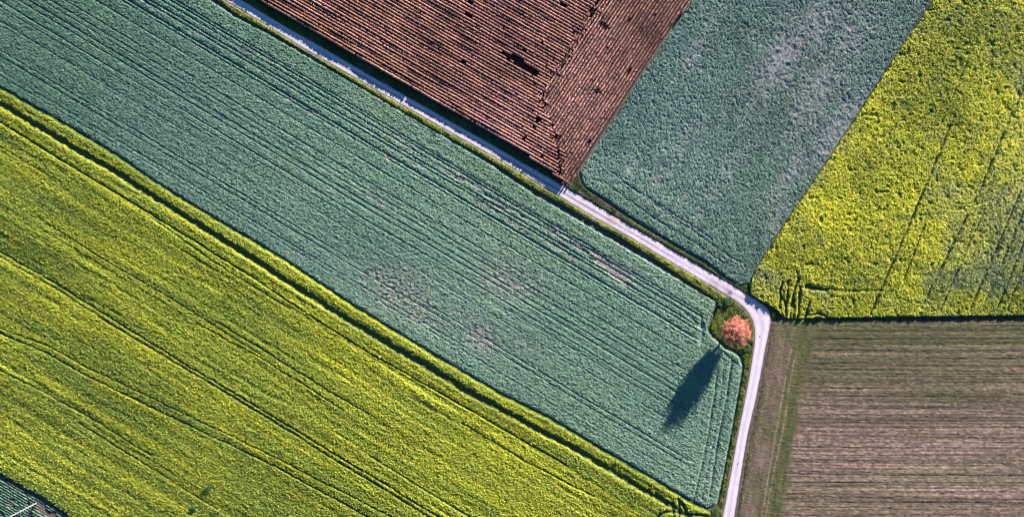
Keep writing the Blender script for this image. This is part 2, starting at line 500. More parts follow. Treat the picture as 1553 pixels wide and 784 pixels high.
def hf2(x, y, sd):
    u, v = x * d2[0] + y * d2[1], x * n2[0] + y * n2[1]
    px, py = topx(x, y)
    m = cut(x, y, L2[:1], wave=.55, rag=.5) * cut(x, y, L2[1:], wave=.18) * cut(x, y, TURN2)
    tex = .6 * fbm(u * .75, v * 1.5, 131, 2) + .4 * vn(x * 2.1, y * 2.1, 134)
    strp = fbm(u * .035, v * .85, 135, 3)
    gul = sm(fbm(u * .05, v * .7, 136, 2), .58, .72) * sm(fbm(u * .2, v * .9, 137, 2), .35, .6)
    tex = tex + .5 * (fbm(x * 1.8, y * 1.8, 146, 2) - .5)
    drill = vn(u * .012, v * 2.1, 138) * .6 + vn(u * .02, v * 1.1, 139) * .4
    h = .92 * (.68 + .13 * tex + .13 * (strp - .5) + .17 * (drill - .5)) * m * (1 - .22 * gul) * sm(sd + .5 * (fbm(x * .9, y * .9, 140, 2) - .5), -.05, np.where(py > 640 + .25 * px, .25, .9))
    return np.maximum(h, .02), np.clip(m * 1.3 - .15, 0, 1) * (1 - .1 * gul), 1 - .30 * (1 - m)


def var2(x, y, sd):
    px, py = topx(x, y)
    u, v = x * d2[0] + y * d2[1], x * n2[0] + y * n2[1]
    lush = .35 * fbm(x * .04, y * .04, 141, 3) + .65 * fbm(u * .045, v * .5, 142, 3)
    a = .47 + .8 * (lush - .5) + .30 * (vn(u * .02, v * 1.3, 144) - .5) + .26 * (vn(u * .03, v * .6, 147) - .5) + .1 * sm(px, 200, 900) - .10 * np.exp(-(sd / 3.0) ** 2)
    b = np.clip(.42 + 1.6 * (fbm(u * .05, v * .45, 143, 3) - .5) + .15 * (1 - sm(px, 100, 700)), 0, 1)
    return np.stack([np.clip(a, 0, 1), b, np.ones_like(a)], 1)


M2 = mat_var('rapeseed_green', [(0, (0.06653, 0.09122, 0.01371)), (.45, (0.2494, 0.2515, 0.01981)), (1, (0.51, 0.4795, 0.03428))],
             [(0, (0.05544, 0.09122, 0.02133)), (.45, (0.183, 0.2163, 0.02743)), (1, (0.377, 0.386, 0.0419))], (0.1664, 0.1286, 0.05332), trans=.3)
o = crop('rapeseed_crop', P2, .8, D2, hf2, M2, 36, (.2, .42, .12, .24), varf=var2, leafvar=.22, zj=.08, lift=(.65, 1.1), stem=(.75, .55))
tag(o, 'yellow-green rapeseed crop in long streaks filling the lower left', kind='stuff')

# ---------------------------------------------------------------- flowering rapeseed, upper right
D5 = (-.40, .915)
d5, n5 = frame_of(D5)
L5 = [([(1440, 190), (1395, 300), (1334, 441), (1318, 478)], .26, .85), ([(1402, 340), (1368, 426)], .2, .7), ([(1520, 205), (1487, 284), (1440, 378), (1395, 468)], .26, .85), ([(1500, 300), (1464, 378), (1425, 470)], .22, .6),
      ([(1600, 170), (1553, 275), (1500, 400), (1470, 470)], .26, .8), ([(1560, 300), (1540, 350), (1490, 465)], .22, .7), ([(1553, 130), (1530, 180), (1500, 250)], .22, .6), ([(1600, 260), (1560, 345), (1510, 470)], .22, .7),
      ([(1480, 60), (1450, 130), (1420, 200)], .2, .4), ([(1553, 400), (1525, 470)], .22, .7), ([(1640, 300), (1590, 420), (1570, 478)], .25, .7),
      ([(1195, 432), (1222, 437), (1260, 439), (1300, 441), (1335, 440)], .34, .32), ([(1222, 434), (1240, 437), (1252, 440)], .5, .8),
      ([(1186, 428), (1183, 440), (1183, 455), (1181, 468)], .26, 1.), ([(1195, 426), (1194, 440), (1193, 452), (1190, 474)], .26, 1.), ([(1184, 450), (1189, 457), (1192, 474), (1191, 486)], .26, .9),
      ([(1210, 425), (1205, 436), (1202, 450), (1200, 464)], .30, 1.), ([(1213, 436), (1211, 452), (1211, 466), (1209, 490)], .36, 1.), ([(1204, 455), (1203, 468), (1204, 488)], .3, 1.), ([(1227, 456), (1224, 468), (1221, 490)], .28, 1.),
      ([(1200, 460), (1198, 490)], .26, .9), ([(1216, 478), (1240, 476), (1255, 480)], .3, .7), ([(1208, 412), (1210, 424)], .3, .6)]


def hf5(x, y, sd):
    u, v = x * d5[0] + y * d5[1], x * n5[0] + y * n5[1]
    px, py = topx(x, y)
    m = cut(x, y, [(a_, b_, c_ * .8) for a_, b_, c_ in L5], wave=.45, rag=1.0)
    m *= 1 - .22 * sm(vn(u * .02, v * 1.1, 249), .62, .8) * sm(px, 1330, 1480)
    tex = .3 * fbm(x * .7, y * .7, 231, 3) + .7 * fbm(x * 2.2, y * 2.2, 234, 2)
    hole = .6 * sm(fbm(x * .8, y * .8, 236, 2), .70, .84)
    h = 1.08 * (.68 + .30 * (tex - .25)) * (1 - .15 * sm(fbm(x * .35, y * .35, 248, 3), .55, .75)) * m * (1 - .6 * hole) * sm(sd + .3 * (fbm(x * .9, y * .9, 240, 2) - .5), -.05, .22)
    return np.maximum(h, .02), np.clip(m * 1.3 - .15, 0, 1) * (1 - .35 * hole), 1 - .35 * (1 - m)


def var5(x, y, sd):
    px, py = topx(x, y)
    u, v = x * d5[0] + y * d5[1], x * n5[0] + y * n5[1]
    fl = fbm(x * .06, y * .06, 241, 3) + .3 * (fbm(x * .8, y * .8, 242, 2) - .5)
    right = sm(px + .45 * (py - 250) + 90 * (fbm(x * .04, y * .04, 244, 2) - .5), 1400, 1590) * (1 - .85 * sm(py, 425, 455))
    corner = np.exp(-(((px - 1150) / 26) ** 2 + ((py - 415) / 26) ** 2))
    left = .7 * np.exp(-(sd / 3.2) ** 2) * (px < 1400) * (py < 420) * sm(fbm(x * .1, y * .1, 247, 2), .34, .58)
    b = np.clip(1.0 * right + .75 * corner + .8 * left + 1.5 * (fbm(x * .2, y * .2, 245, 3) - .58), 0, 1)
    a = .54 + .85 * (fl - .5)
    return np.stack([np.clip(a, 0, 1), b, np.ones_like(a)], 1)


M5 = mat_var('rapeseed_flower', [(0, (0.06032, 0.08605, 0.01944)), (.35, (0.2312, 0.2367, 0.02651)), (.7, (0.4725, 0.441, 0.03093)), (1, (0.6434, 0.5916, 0.05301))],
             [(0, (0.05027, 0.07529, 0.03975)), (.35, (0.1307, 0.156, 0.0751)), (.7, (0.2413, 0.2527, 0.0972)), (1, (0.3619, 0.355, 0.0972))], (0.1407, 0.1183, 0.07069), trans=.3)
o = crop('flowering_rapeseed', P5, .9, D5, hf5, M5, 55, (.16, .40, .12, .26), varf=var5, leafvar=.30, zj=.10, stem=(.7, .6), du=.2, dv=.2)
tag(o, 'bright yellow flowering rapeseed at the upper right, above the furrowed field', kind='stuff')

# ---------------------------------------------------------------- leafy green crop, top middle
D4 = (-.55, .835)
d4, n4 = frame_of(D4)
L4 = [([(1108, -5), (1075, 42), (1040, 92), (1010, 138), (985, 175)], .2, .42), ([(1102, -5), (1068, 44), (1034, 92)], .14, .5),
      ([(1246, -5), (1215, 45), (1180, 100), (1140, 162), (1110, 210)], .24, .5), ([(1238, -5), (1207, 45), (1172, 100), (1130, 164)], .18, .4),
      ([(1255, 0), (1290, 45)], .4, .3), ([(930, 262), (985, 305), (1050, 350), (1120, 397)], .2, .45), ([(945, 275), (1010, 318), (1080, 362)], .2, .5), ([(915, 275), (990, 330), (1060, 372), (1100, 400)], .18, .5)]


def hf4(x, y, sd):
    px, py = topx(x, y)
    m = cut(x, y, L4)
    tex = .5 * fbm(x * .9, y * .9, 331, 3) + .5 * vn(x * 3.3, y * 3.3, 333)
    bare = np.zeros(x.shape)
    for (qx, qy, rx, ry, a) in [(1190, 85, 90, 34, .62), (1235, 40, 60, 34, .55), (1240, 140, 90, 34, .55), (1290, 60, 60, 34, .45), (1270, 200, 80, 24, .65), (1060, 75, 40, 9, .4),
                                (1040, 210, 50, 12, .3), (1000, 265, 30, 8, .45), (1110, 250, 60, 14, .3), (1200, 260, 60, 14, .6), (960, 250, 20, 7, .4), (1180, 330, 40, 12, .5), (1060, 330, 18, 5, .5), (1040, 300, 14, 5, .5)]:
        ax, ay = px - qx, py - qy
        ca, sa = -.55, .835
        e = ((ax * ca + ay * sa) / rx) ** 2 + ((-ax * sa + ay * ca) / ry) ** 2
        bare = np.maximum(bare, a * np.exp(-e))
    bare = np.clip(1.25 * bare * (.25 + 1.5 * fbm(x * 1.1, y * 1.1, 339, 2)) + .5 * sm(vn(x * 2.4, y * 2.4, 338), .62, .85), 0, 1)
    h = .48 * (.68 + .24 * tex) * m * (1 - .7 * bare) * sm(sd + .3 * (fbm(x * .9, y * .9, 340, 2) - .5), -.05, .5)
    return np.maximum(h, .015), np.clip(m * 1.2 - .1, 0, 1) * (1 - .72 * bare)


def var4(x, y, sd):
    px, py = topx(x, y)
    a = .42 + .5 * (fbm(x * .05, y * .05, 341, 3) - .5) + .3 * (fbm(x * .5, y * .5, 342, 2) - .5) + .06 * sm(py, 120, 380)
    b = np.clip(.25 + 1.2 * (fbm(x * .05, y * .05, 343, 3) - .5) + .12 * sm(py, 200, 380), 0, 1)
    return np.stack([np.clip(a, 0, 1), b, np.ones_like(a)], 1)


M4 = mat_var('root_crop_leaf', [(0, (0.02566, 0.05535, 0.04848)), (.5, (0.0908, 0.1512, 0.119)), (1, (0.227, 0.2981, 0.2204))],
             [(0, (0.02961, 0.06175, 0.03967)), (.5, (0.1066, 0.1682, 0.1014)), (1, (0.2566, 0.3194, 0.1939))], (0.1875, 0.1535, 0.1656), trans=.12)
o = crop('leafy_crop', P4, .3, D4, hf4, M4, 58, (.18, .36, .10, .2), varf=var4, leafvar=.28, zj=.07, lift=(.65, 1.1), du=.19, dv=.19)
tag(o, 'speckled grey-green leafy crop with bare patches, between dry maize and yellow rapeseed', kind='stuff')

# ---------------------------------------------------------------- small row crop, bottom left corner
DV7 = frame_of((1, .60))


def hf7(x, y, sd):
    u, v = x * DV7[0][0] + y * DV7[0][1], x * DV7[1][0] + y * DV7[1][1]
    px, py = topx(x, y)
    row = .5 + .5 * np.cos(2 * math.pi * v / .56)
    gap = sm(fbm(x * .5, y * .5, 401, 2), .56, .68)
    ex = np.exp(-(((px - 61) / 6) ** 2 + ((py - 765) / 6) ** 2)) + .8 * np.exp(-(((px - 20) / 5) ** 2 + ((py - 758) / 3) ** 2)) + .7 * np.exp(-(((px - 80) / 5) ** 2 + ((py - 782) / 4) ** 2))
    ok = (1 - np.clip(gap * .8 + ex, 0, 1)) * sm(sd, 0, .4)
    return .02 + .34 * sm(row, .3, .9) * ok * (.6 + .6 * vn(x * 2.2, y * 2.2, 402)), sm(row, .35, .8) * ok


def var7(x, y, sd):
    a = .5 + .5 * (fbm(x * .3, y * .3, 403, 2) - .5)
    return np.stack([np.clip(a, 0, 1), 0 * a + .3, np.ones_like(a)], 1)


M7 = mat_var('row_crop_leaf', [(0, (0.016, 0.048, 0.0385)), (.5, (0.056, 0.12, 0.084)), (1, (0.16, 0.232, 0.154))],
             [(0, (0.016, 0.048, 0.028)), (.5, (0.064, 0.12, 0.063)), (1, (0.176, 0.232, 0.126))], (0.096, 0.068, 0.056), trans=.12)
o = crop('row_crop', P7, .2, (1, .60), hf7, M7, 60, (.18, .34, .09, .16), varf=var7, du=.22, dv=.08)
tag(o, 'small blue-green crop in narrow rows in the bottom left corner', kind='stuff')

# ---------------------------------------------------------------- dry maize
def build_maize():
    poly = W(P3, 1.3)
    div = W([(950, -62), (913, 0), (886, 42), (821, 147), (838, 186), (845, 212), (850, 262)], 1.3)
    holes = [W(p, 1.3) for p in ([(764, 75), (771, 79), (800, 94), (819, 110), (814, 115), (786, 100), (757, 81)], [(812, 178), (820, 178), (821, 185), (813, 186)],
                                 [(808, 190), (812, 189), (812, 196), (807, 196)], [(793, 206), (798, 206), (797, 215), (792, 215)], [(817, 238), (824, 233), (828, 236), (820, 241)],
                                 [(706, -2), (717, -2), (719, 6), (712, 5)], [(792, 74), (799, 75), (800, 80), (793, 79)], [(895, 12), (901, 8), (899, 24), (893, 26)],
                                 [(906, 30), (920, 36), (929, 47), (924, 47), (911, 38)], [(990, 20), (996, 20), (996, 26), (991, 26)], [(700, 90), (708, 94), (706, 98), (700, 95)],
                                 [(900, 136), (910, 134), (911, 140), (902, 142)], [(730, 164), (752, 175), (750, 178), (728, 167)])]
    P = []
    sp, step = .70, .2
    for part, dr in ((0, (1, .575)), (1, (-.553, .833))):
        d, n = frame_of(dr)
        uu, vv = poly @ d, poly @ n
        for v in np.arange(vv.min(), vv.max(), sp):
            u = np.arange(uu.min(), uu.max(), step)
            u = u + rng.uniform(-.09, .09, len(u))
            wob = .03 * (vn(u * .12, u * 0 + v, 500) - .5) * 2 + .3 * (vn(u * .02, u * 0, 501) - .5) + (.09 if part else .04) * (vn(u * .55, u * 0 + 3.3 * v, 502) - .5)
            x = u * d[0] + (v + wob) * n[0]; y = u * d[1] + (v + wob) * n[1]
            k = (np.abs(x) < XL) & (np.abs(y) < YL)
            P.append(np.stack([x[k], y[k], np.full(k.sum(), part)], 1))
    P = np.concatenate(P)
    x, y, part = P[:, 0], P[:, 1], P[:, 2]
    # the headland strip lies right of the dividing line
    dy = np.interp(-y, -div[:, 1], div[:, 0])
    dy = dy + 3.2 * (hsh(np.round((x * .498 + y * .867) / .7).astype(np.int64), np.zeros(len(x), np.int64), 520) - .5) + .9 * (fbm(x * .2, y * .2, 521, 2) - .5)
    side = (x > dy).astype(int)
    k = (sdf(x, y, poly) > .04) & (side == part)
    gapd, _ = seg_d(x, y, div)
    k &= ~((part == 0) & (gapd < .22))
    for hp in holes:
        k &= sdf(x, y, hp) < .05 + .5 * (fbm(x * .9, y * .9, 515, 2) - .5)
    ul = np.where(part == 0, x * .867 - y * .498, -x * .553 - y * .833)
    vl = np.where(part == 0, x * .498 + y * .867, x * .833 - y * .553)
    k &= rng.random(len(x)) > .004 + .9 * sm(vn(ul * .22, vl * 1.43, 510), .93, .98) * sm(fbm(x * .04, y * .04, 516, 2), .42, .58)
    x, y, part, ul, vl = x[k], y[k], part[k], ul[k], vl[k]
    n = len(x)
    tall = 1.3 * (.80 + .22 * fbm(x * .3, y * .3, 511, 2) + .22 * vn(ul * .15, vl * 1.43, 517)) * rng.uniform(.95, 1.05, n)
    px, py = topx(x, y)
    V = []; Q = []; A = []; off = 0
    tone = .46 + .8 * (fbm(x * .06, y * .06, 512, 3) - .5) + .35 * (vn(ul * .3, vl * 1.43, 513) - .5)
    hue = np.clip(.45 + 1.6 * (fbm(x * .05, y * .05, 514, 3) - .5) + .5 * np.exp(-(((px - 975) / 14) ** 2 + ((py - 80) / 9) ** 2)), 0, 1)
    # soil floor under the stand, row-gap shade put into its near-black colour
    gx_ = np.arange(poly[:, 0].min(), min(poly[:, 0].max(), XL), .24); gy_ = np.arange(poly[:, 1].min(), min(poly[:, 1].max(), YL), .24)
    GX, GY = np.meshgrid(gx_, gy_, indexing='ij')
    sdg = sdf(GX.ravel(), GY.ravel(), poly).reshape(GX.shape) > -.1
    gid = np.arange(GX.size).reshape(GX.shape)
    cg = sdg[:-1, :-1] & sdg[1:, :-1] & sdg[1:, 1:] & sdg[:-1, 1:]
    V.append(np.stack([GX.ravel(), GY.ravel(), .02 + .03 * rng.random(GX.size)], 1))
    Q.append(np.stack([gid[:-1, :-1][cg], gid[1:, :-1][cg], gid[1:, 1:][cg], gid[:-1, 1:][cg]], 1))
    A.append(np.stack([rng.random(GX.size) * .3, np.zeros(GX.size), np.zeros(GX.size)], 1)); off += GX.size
    # closed body of each row: a ragged ribbon of stalks from plant to plant
    order_ok = (part[1:] == part[:-1]) & (np.hypot(np.diff(x), np.diff(y)) < .42)
    dr = np.where(part[:, None] == 0, frame_of((1, .575))[1][None], frame_of((-.553, .833))[1][None])
    prof = [(-.17, 0), (-.20, .45), (-.17, .82), (0, .95), (.17, .82), (.20, .45), (.17, 0)]
    ring = []
    for (o_, hz) in prof:
        jx = o_ + rng.normal(0, .016, n); jz = np.maximum(tall * (hz + (rng.normal(0, .035, n) if hz > 0 else 0)), 0)
        ring.append(np.stack([x + dr[:, 0] * jx, y + dr[:, 1] * jx, jz], 1))
    ring = np.stack(ring, 1)
    i0 = np.nonzero(order_ok)[0]
    K = len(prof)
    V.append(ring.reshape(-1, 3))
    Q.append(off + np.concatenate([np.stack([i0 * K + j, i0 * K + j + 1, (i0 + 1) * K + j + 1, (i0 + 1) * K + j], 1) for j in range(K - 1)]))
    A.append(np.repeat(np.stack([np.clip(tone - .04 + rng.normal(0, .10, n), 0, 1), hue, np.ones(n)], 1), K, 0)); off += n * K
    # stems, drooping leaves, tassels
    for j in range(9):
        zf = rng.uniform(.25, .98, n) if j else np.full(n, .5)
        lean = rng.normal(0, .055, (n, 2))
        if j == 0:
            c = np.stack([x, y, tall * .5], 1)
            v, q = kites(c, rng.uniform(0, 6.28, n), np.full(n, 1.5) + rng.normal(0, .06, n), rng.uniform(0, 3, n), tall, rng.uniform(.05, .08, n))
        else:
            az = rng.uniform(0, 6.28, n)
            ln = rng.uniform(.18, .34, n)
            pt = rng.uniform(-1.0, .5, n)
            r = .10
            c = np.stack([x + np.cos(az) * r + lean[:, 0], y + np.sin(az) * r + lean[:, 1], tall * (zf if j < 4 else rng.uniform(.72, 1.0, n))], 1)
            v, q = kites(c, az, pt, rng.normal(0, .5, n), ln, rng.uniform(.06, .12, n))
        a = np.stack([np.clip(tone + rng.normal(0, .16, n), 0, 1), hue, np.ones(n)], 1)
        V.append(v); Q.append(q + off); A.append(np.repeat(a, 4, 0)); off += len(v)
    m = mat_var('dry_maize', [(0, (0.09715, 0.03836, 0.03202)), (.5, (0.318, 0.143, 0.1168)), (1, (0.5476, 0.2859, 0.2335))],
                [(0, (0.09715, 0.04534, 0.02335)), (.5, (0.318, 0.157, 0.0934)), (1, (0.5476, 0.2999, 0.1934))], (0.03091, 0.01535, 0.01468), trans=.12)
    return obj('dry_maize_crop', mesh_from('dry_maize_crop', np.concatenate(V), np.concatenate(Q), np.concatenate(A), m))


tag(build_maize(), 'reddish-brown dry maize in dense rows at the top, with a dark gash', kind='stuff')

# ---------------------------------------------------------------- furrowed field, lower right
def build_furrows():
    poly = W(P6, 0)
    x0, x1 = poly[:, 0].min(), min(poly[:, 0].max(), XL)
    y0, y1 = max(poly[:, 1].min(), -YL), poly[:, 1].max()
    us = np.arange(x0, x1, .26); vs = np.arange(y0, y1, .085)
    U, Vv = np.meshgrid(us, vs, indexing='ij')
    nu, nv = U.shape
    U = U + (rng.random(U.shape) - .5) * .1
    Vv = Vv + (rng.random(U.shape) - .5) * .03
    x, y = U.ravel(), Vv.ravel()
    sd = sdf(x, y, poly)
    K = (sd > -.02).reshape(nu, nv)
    idx = np.arange(nu * nv).reshape(nu, nv)
    cell = K[:-1, :-1] & K[1:, :-1] & K[1:, 1:] & K[:-1, 1:]
    q = np.stack([idx[:-1, :-1][cell], idx[1:, :-1][cell], idx[1:, 1:][cell], idx[:-1, 1:][cell]], 1)
    used = np.unique(q)
    remap = np.zeros(nu * nv, np.int64); remap[used] = np.arange(len(used))
    q = remap[q]
    x, y, sd = x[used], y[used], sd[used]
    z, a = furrow_surface(x, y, sd)
    m = mat_var('furrowed_soil', [(0, (0.03378, 0.021, 0.01601)), (.5, (0.09334, 0.06068, 0.04611)), (1, (0.2401, 0.1594, 0.1217))],
                [(0, (0.02134, 0.02335, 0.008965)), (.5, (0.05513, 0.0529, 0.0192)), (1, (0.1334, 0.1167, 0.04803))], (0.1779, 0.1011, 0.07685), rough=.95, noise=(3, .2))
    return obj('field', mesh_from('field', np.stack([x, y, z], 1), q, a, m))


DH = frame_of((-.17, .985))          # headland rows run along the road
GREEN = W([(1222, 490), (1221, 520), (1214, 560), (1206, 610), (1196, 670), (1187, 730), (1178, 790), (1170, 850)])
TR_A = W([(1200, 528), (1190, 580), (1180, 640), (1168, 705), (1154, 790), (1146, 845)])
TR_B = W([(1204, 545), (1198, 580), (1189, 640), (1175, 705), (1160, 790), (1152, 845)])
GRN_EDGE = np.array([(1240, 480), (1238, 520), (1226, 560), (1214, 610), (1206, 670), (1196, 730), (1187, 790), (1180, 850)], float)


def furrow_zone(x, y):
    px, py = topx(x, y)
    e = np.interp(py, GRN_EDGE[:, 1], GRN_EDGE[:, 0]) + 10 * (fbm(y * .8, y * 0, 600, 2) - .5) - 4
    return sm(px, e - 5, e + 6)


def furrow_surface(x, y, sd):
    px, py = topx(x, y)
    main = furrow_zone(x, y)
    yy = y + .9 * (fbm(x * .012, y * .01, 601, 2) - .5) + .003 * x - .7 * np.exp(-(x - 62) / 9.0) * vn(y * .25, y * 0, 602)
    r1 = fbm(x * .025, yy * 1.05, 610, 2)
    r2 = vn(x * .05, yy * 2.3, 613)
    r3 = fbm(x * .5, yy * 2.2, 616, 2)
    pair = np.exp(-((((yy + 2.3) % 6.2) - 1.0) / .16) ** 2) + np.exp(-((((yy + 2.3) % 6.2) - 2.7) / .16) ** 2)
    fine = np.clip((vn(x * .02, yy * 3.6, 660) - .70) * 4, 0, 1) * sm(vn(x * .015, np.floor(yy * 1.8), 661), .3, .6)
    pair = pair * sm(vn(x * .02, np.floor((yy + 2.3) / 6.2), 617), .25, .6)
    zm = .08 + .10 * r1 + .05 * r2 + .08 * r3 + .05 * (vn(x * 3, y * 3, 618) - .5) - .03 * pair - .03 * fine + .035 * (vn(x * .03, yy * 3.4, 664) - .5) + rng.normal(0, .016, len(x))
    u, v = x * DH[0][0] + y * DH[0][1], x * DH[1][0] + y * DH[1][1]
    zh = .05 + rng.normal(0, .014, len(x)) + .08 * fbm(u * .05, v * 1.4, 620, 2) + .10 * fbm(u * .7, v * 1.4, 622, 3) + .07 * (vn(x * 3, y * 3, 623) - .5)
    da, _ = seg_d(x, y, TR_A); db, _ = seg_d(x, y, TR_B)
    trk = np.exp(-(da / .2) ** 2) + np.exp(-(db / .2) ** 2)
    trk = .7 * np.clip(trk, 0, 1) * (.4 + .8 * fbm(x * .6, y * .6, 625, 2))
    z = main * zm + (1 - main) * (zh - .05 * trk)
    z = np.maximum(z * sm(sd, 0, .6), .008)
    # colour of the soil itself and weeds in it
    t = .44 + .5 * (fbm(x * .03, yy * .9, 630, 3) - .5) + .45 * (vn(x * 1.5, yy * 2.4, 632) - .5) + .10 * sm(py, 560, 760) - .08 * sm(530 - py, 0, 40) - .05 * pair - .08 * fine + .3 * (vn(x * .02, yy * 3.0, 665) - .5)
    t = main * t + (1 - main) * (.46 + .5 * (fbm(u * .2, v * 1.2, 634, 3) - .5) + .5 * trk)
    gz, _ = seg_d(x, y, GREEN)
    g = main * np.clip(.42 + .9 * (fbm(x * .03, yy * .35, 640, 3) - .5) + .38 * sm(590 - py, 0, 100) - .22 * sm(py, 560, 700) + .4 * np.exp(-((px - 1222 + (py - 490) * .16) / 16) ** 2), 0, 1)
    gh = np.clip(np.exp(-(gz / 3.4) ** 2) * (.45 + .9 * fbm(x * .22, y * .22, 642, 2)) + .30 + .9 * (fbm(x * .3, y * .3, 643, 2) - .5) + .35 * np.exp(-((py - 500) / 18) ** 2) - .7 * trk, 0, 1)
    g = main * g + (1 - main) * gh
    bank = np.exp(-(np.maximum(sd, 0) / .35) ** 2) * (px < 1172)
    return z, np.stack([np.clip(t, 0, 1), np.clip(g, 0, 1), 1 - .6 * bank], 1)


tag(build_furrows(), 'brown furrowed field greening over, right of the lower track', kind='structure')

# sprouting weeds in the furrowed field
def hf6(x, y, sd):
    _, a = furrow_surface(x, y, sd)
    g = a[:, 1]
    main = furrow_zone(x, y)
    return .12 + 0 * x, np.clip(g * 1.3 - .18, 0, 1) * (1 - .45 * main)


def var6(x, y, sd):
    px, py = topx(x, y)
    a = .45 + .6 * (fbm(x * .2, y * .2, 650, 2) - .5)
    gz, _ = seg_d(x, y, GREEN)
    return np.stack([np.clip(a, 0, 1), np.clip(1 - np.exp(-(gz / 2.0) ** 2), 0, 1), np.ones_like(a)], 1)


M6 = mat_var('weed_leaf', [(0, (0.01125, 0.02625, 0.006)), (.5, (0.03375, 0.06375, 0.012)), (1, (0.0825, 0.12, 0.03))],
             [(0, (0.02625, 0.03, 0.012)), (.5, (0.075, 0.0825, 0.03375)), (1, (0.165, 0.15, 0.075))], (0.075, 0.06, 0.045), trans=.15)
o = crop('weeds', P6, 0, (1, 0), hf6, M6, 24, (.16, .32, .07, .14), varf=var6, canopy=False, lift=(.6, 1.2))
tag(o, 'low green weeds sprouting over the furrowed brown field', kind='stuff')

# ---------------------------------------------------------------- verges
def grass_var(sb, yb, base=.5):
    def f(x, y, sd):
        a = base + .6 * (fbm(x * .25, y * .25, sb, 3) - .5)
        b = np.clip(yb + 1.0 * (fbm(x * .12, y * .12, sb + 5, 2) - .5), 0, 1)
        return np.stack([np.clip(a, 0, 1), b, np.ones_like(a)], 1)
    return f


def grass_hf(h, sb, full=.4):
    def f(x, y, sd):
        t = fbm(x * .9, y * .9, sb + 9, 3)
        hh = h * (.25 + 1.1 * t) * sm(sd, -.05, full)
        return np.maximum(hh, .02), .35 + .65 * sm(t, .25, .55)
    return f


MG = mat_var('verge_grass', [(0, (0.016, 0.0304, 0.006)), (.5, (0.068, 0.092, 0.01)), (1, (0.192, 0.2, 0.03))],
             [(0, (0.0144, 0.024, 0.008)), (.5, (0.048, 0.064, 0.018)), (1, (0.136, 0.136, 0.05))], (0.096, 0.072, 0.06), trans=.2)
VL = [(240, -62), (290, -24), (327, 0), (361, 24), (402, 45), (448, 71.5), (560, 139), (658, 197), (740, 242), (811, 288), (900, 338), (957, 371), (1015, 408), (1076, 449), (1092, 457), (1106, 452)]
VERGE_L = VL + [(1072, 430), (1015, 396.5), (957, 361.5), (900, 329.5), (831, 288.5), (783, 259), (740, 233.5), (658, 187.5), (560, 131.5), (454, 70.5), (413, 44.5), (371, 19), (340, .5), (305, -20), (265, -50)]
o = crop('grass_verge', VERGE_L, .2, D1, grass_hf(.55, 700, .3), MG, 90, (.2, .42, .05, .11), varf=grass_var(701, .05, .82), pitch=(.2, 1.3), du=.16, dv=.14, lift=(.8, 1.3))
tag(o, 'yellow-green grass verge between the track and the blue-green cereal', kind='stuff')
U_IN = [(p[0], p[1] - .5) for p in ROAD_U[:17]]
VERGE_U = [(270, -62), (393, 1)] + [(423, 19.5), (480, 53), (560, 99), (658, 156), (740, 204), (834, 260), (838, 268), (856, 283), (868, 275), (877, 262), (882, 275), (889, 286), (918, 306), (969, 341), (1028, 376), (1072, 401),
                                    (1100, 423), (1122, 431), (1138, 430), (1142, 446), (1154, 458), (1166, 466), (1178, 474), (1188, 481), (1176, 484), (1170, 480)] + [(1166, 469), (1159, 462.5)] + U_IN[::-1][1:]
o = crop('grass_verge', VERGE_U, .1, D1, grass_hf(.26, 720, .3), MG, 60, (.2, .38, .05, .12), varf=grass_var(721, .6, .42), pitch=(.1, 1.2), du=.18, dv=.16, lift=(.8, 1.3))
tag(o, 'dark grass verge in the shade of the maize along the track', kind='stuff')
ISLAND = [(1078, 448), (1107, 452.5), (1118, 459.5), (1127, 467), (1134, 475), (1139, 483), (1143, 492), (1144, 502), (1143.5, 517), (1142, 532), (1137, 563), (1130, 600), (1118, 660), (1107, 720), (1095, 784), (1084, 845),
          (1072, 845), (1078, 790), (1078, 774), (1090, 762), (1095, 735), (1108.5, 665), (1122, 592), (1128, 556), (1126, 541), (1114, 530.5), (1100, 524), (1083, 508), (1076, 497), (1082, 481), (1088, 464)]


def var_isl(x, y, sd):
    px, py = topx(x, y)
    v = grass_var(741, .3, .58)(x, y, sd)
    v[:, 0] += .16 * np.exp(-(((px - 1084) / 10) ** 2 + ((py - 500) / 16) ** 2)) - .28 * np.exp(-(((px - 1100) / 12) ** 2 + ((py - 458) / 10) ** 2))
    v[:, 1] += .5 * np.exp(-(((px - 1128) / 14) ** 2 + ((py - 476) / 14) ** 2)) + .3 * sm(py, 540, 640)
    return np.clip(v, 0, 1)


o = crop('grass', ISLAND, .1, (-.17, .985), grass_hf(.34, 740, .3), MG, 70, (.2, .42, .05, .13), varf=var_isl, pitch=(.1, 1.2), du=.16, dv=.16, lift=(.8, 1.3))
tag(o, 'rough green grass round the pink tree and down the track edge', kind='stuff')
BANK = [(1172, 500), (1176, 500), (1168, 545), (1164, 575), (1152, 640), (1139, 710), (1126, 790), (1118, 845), (1108, 845), (1116.5, 790), (1130, 712), (1143, 640), (1154.5, 590), (1161, 552), (1168, 515)]
o = crop('grass', BANK, .05, (-.17, .985), lambda x, y, sd: (.16 * sm(sd, 0, .3) * (.4 + vn(x * 1.5, y * 1.5, 760)), (.25 + .75 * sm(topx(x, y)[1], 545, 600)) * sm(vn(x * .6, y * .6, 761), .2, .6)),
         MG, 70, (.18, .36, .05, .11), varf=grass_var(762, .5, .6), canopy=False, lift=(.6, 1.3))
tag(o, 'thin dry grass on the right bank of the lower track', kind='stuff')


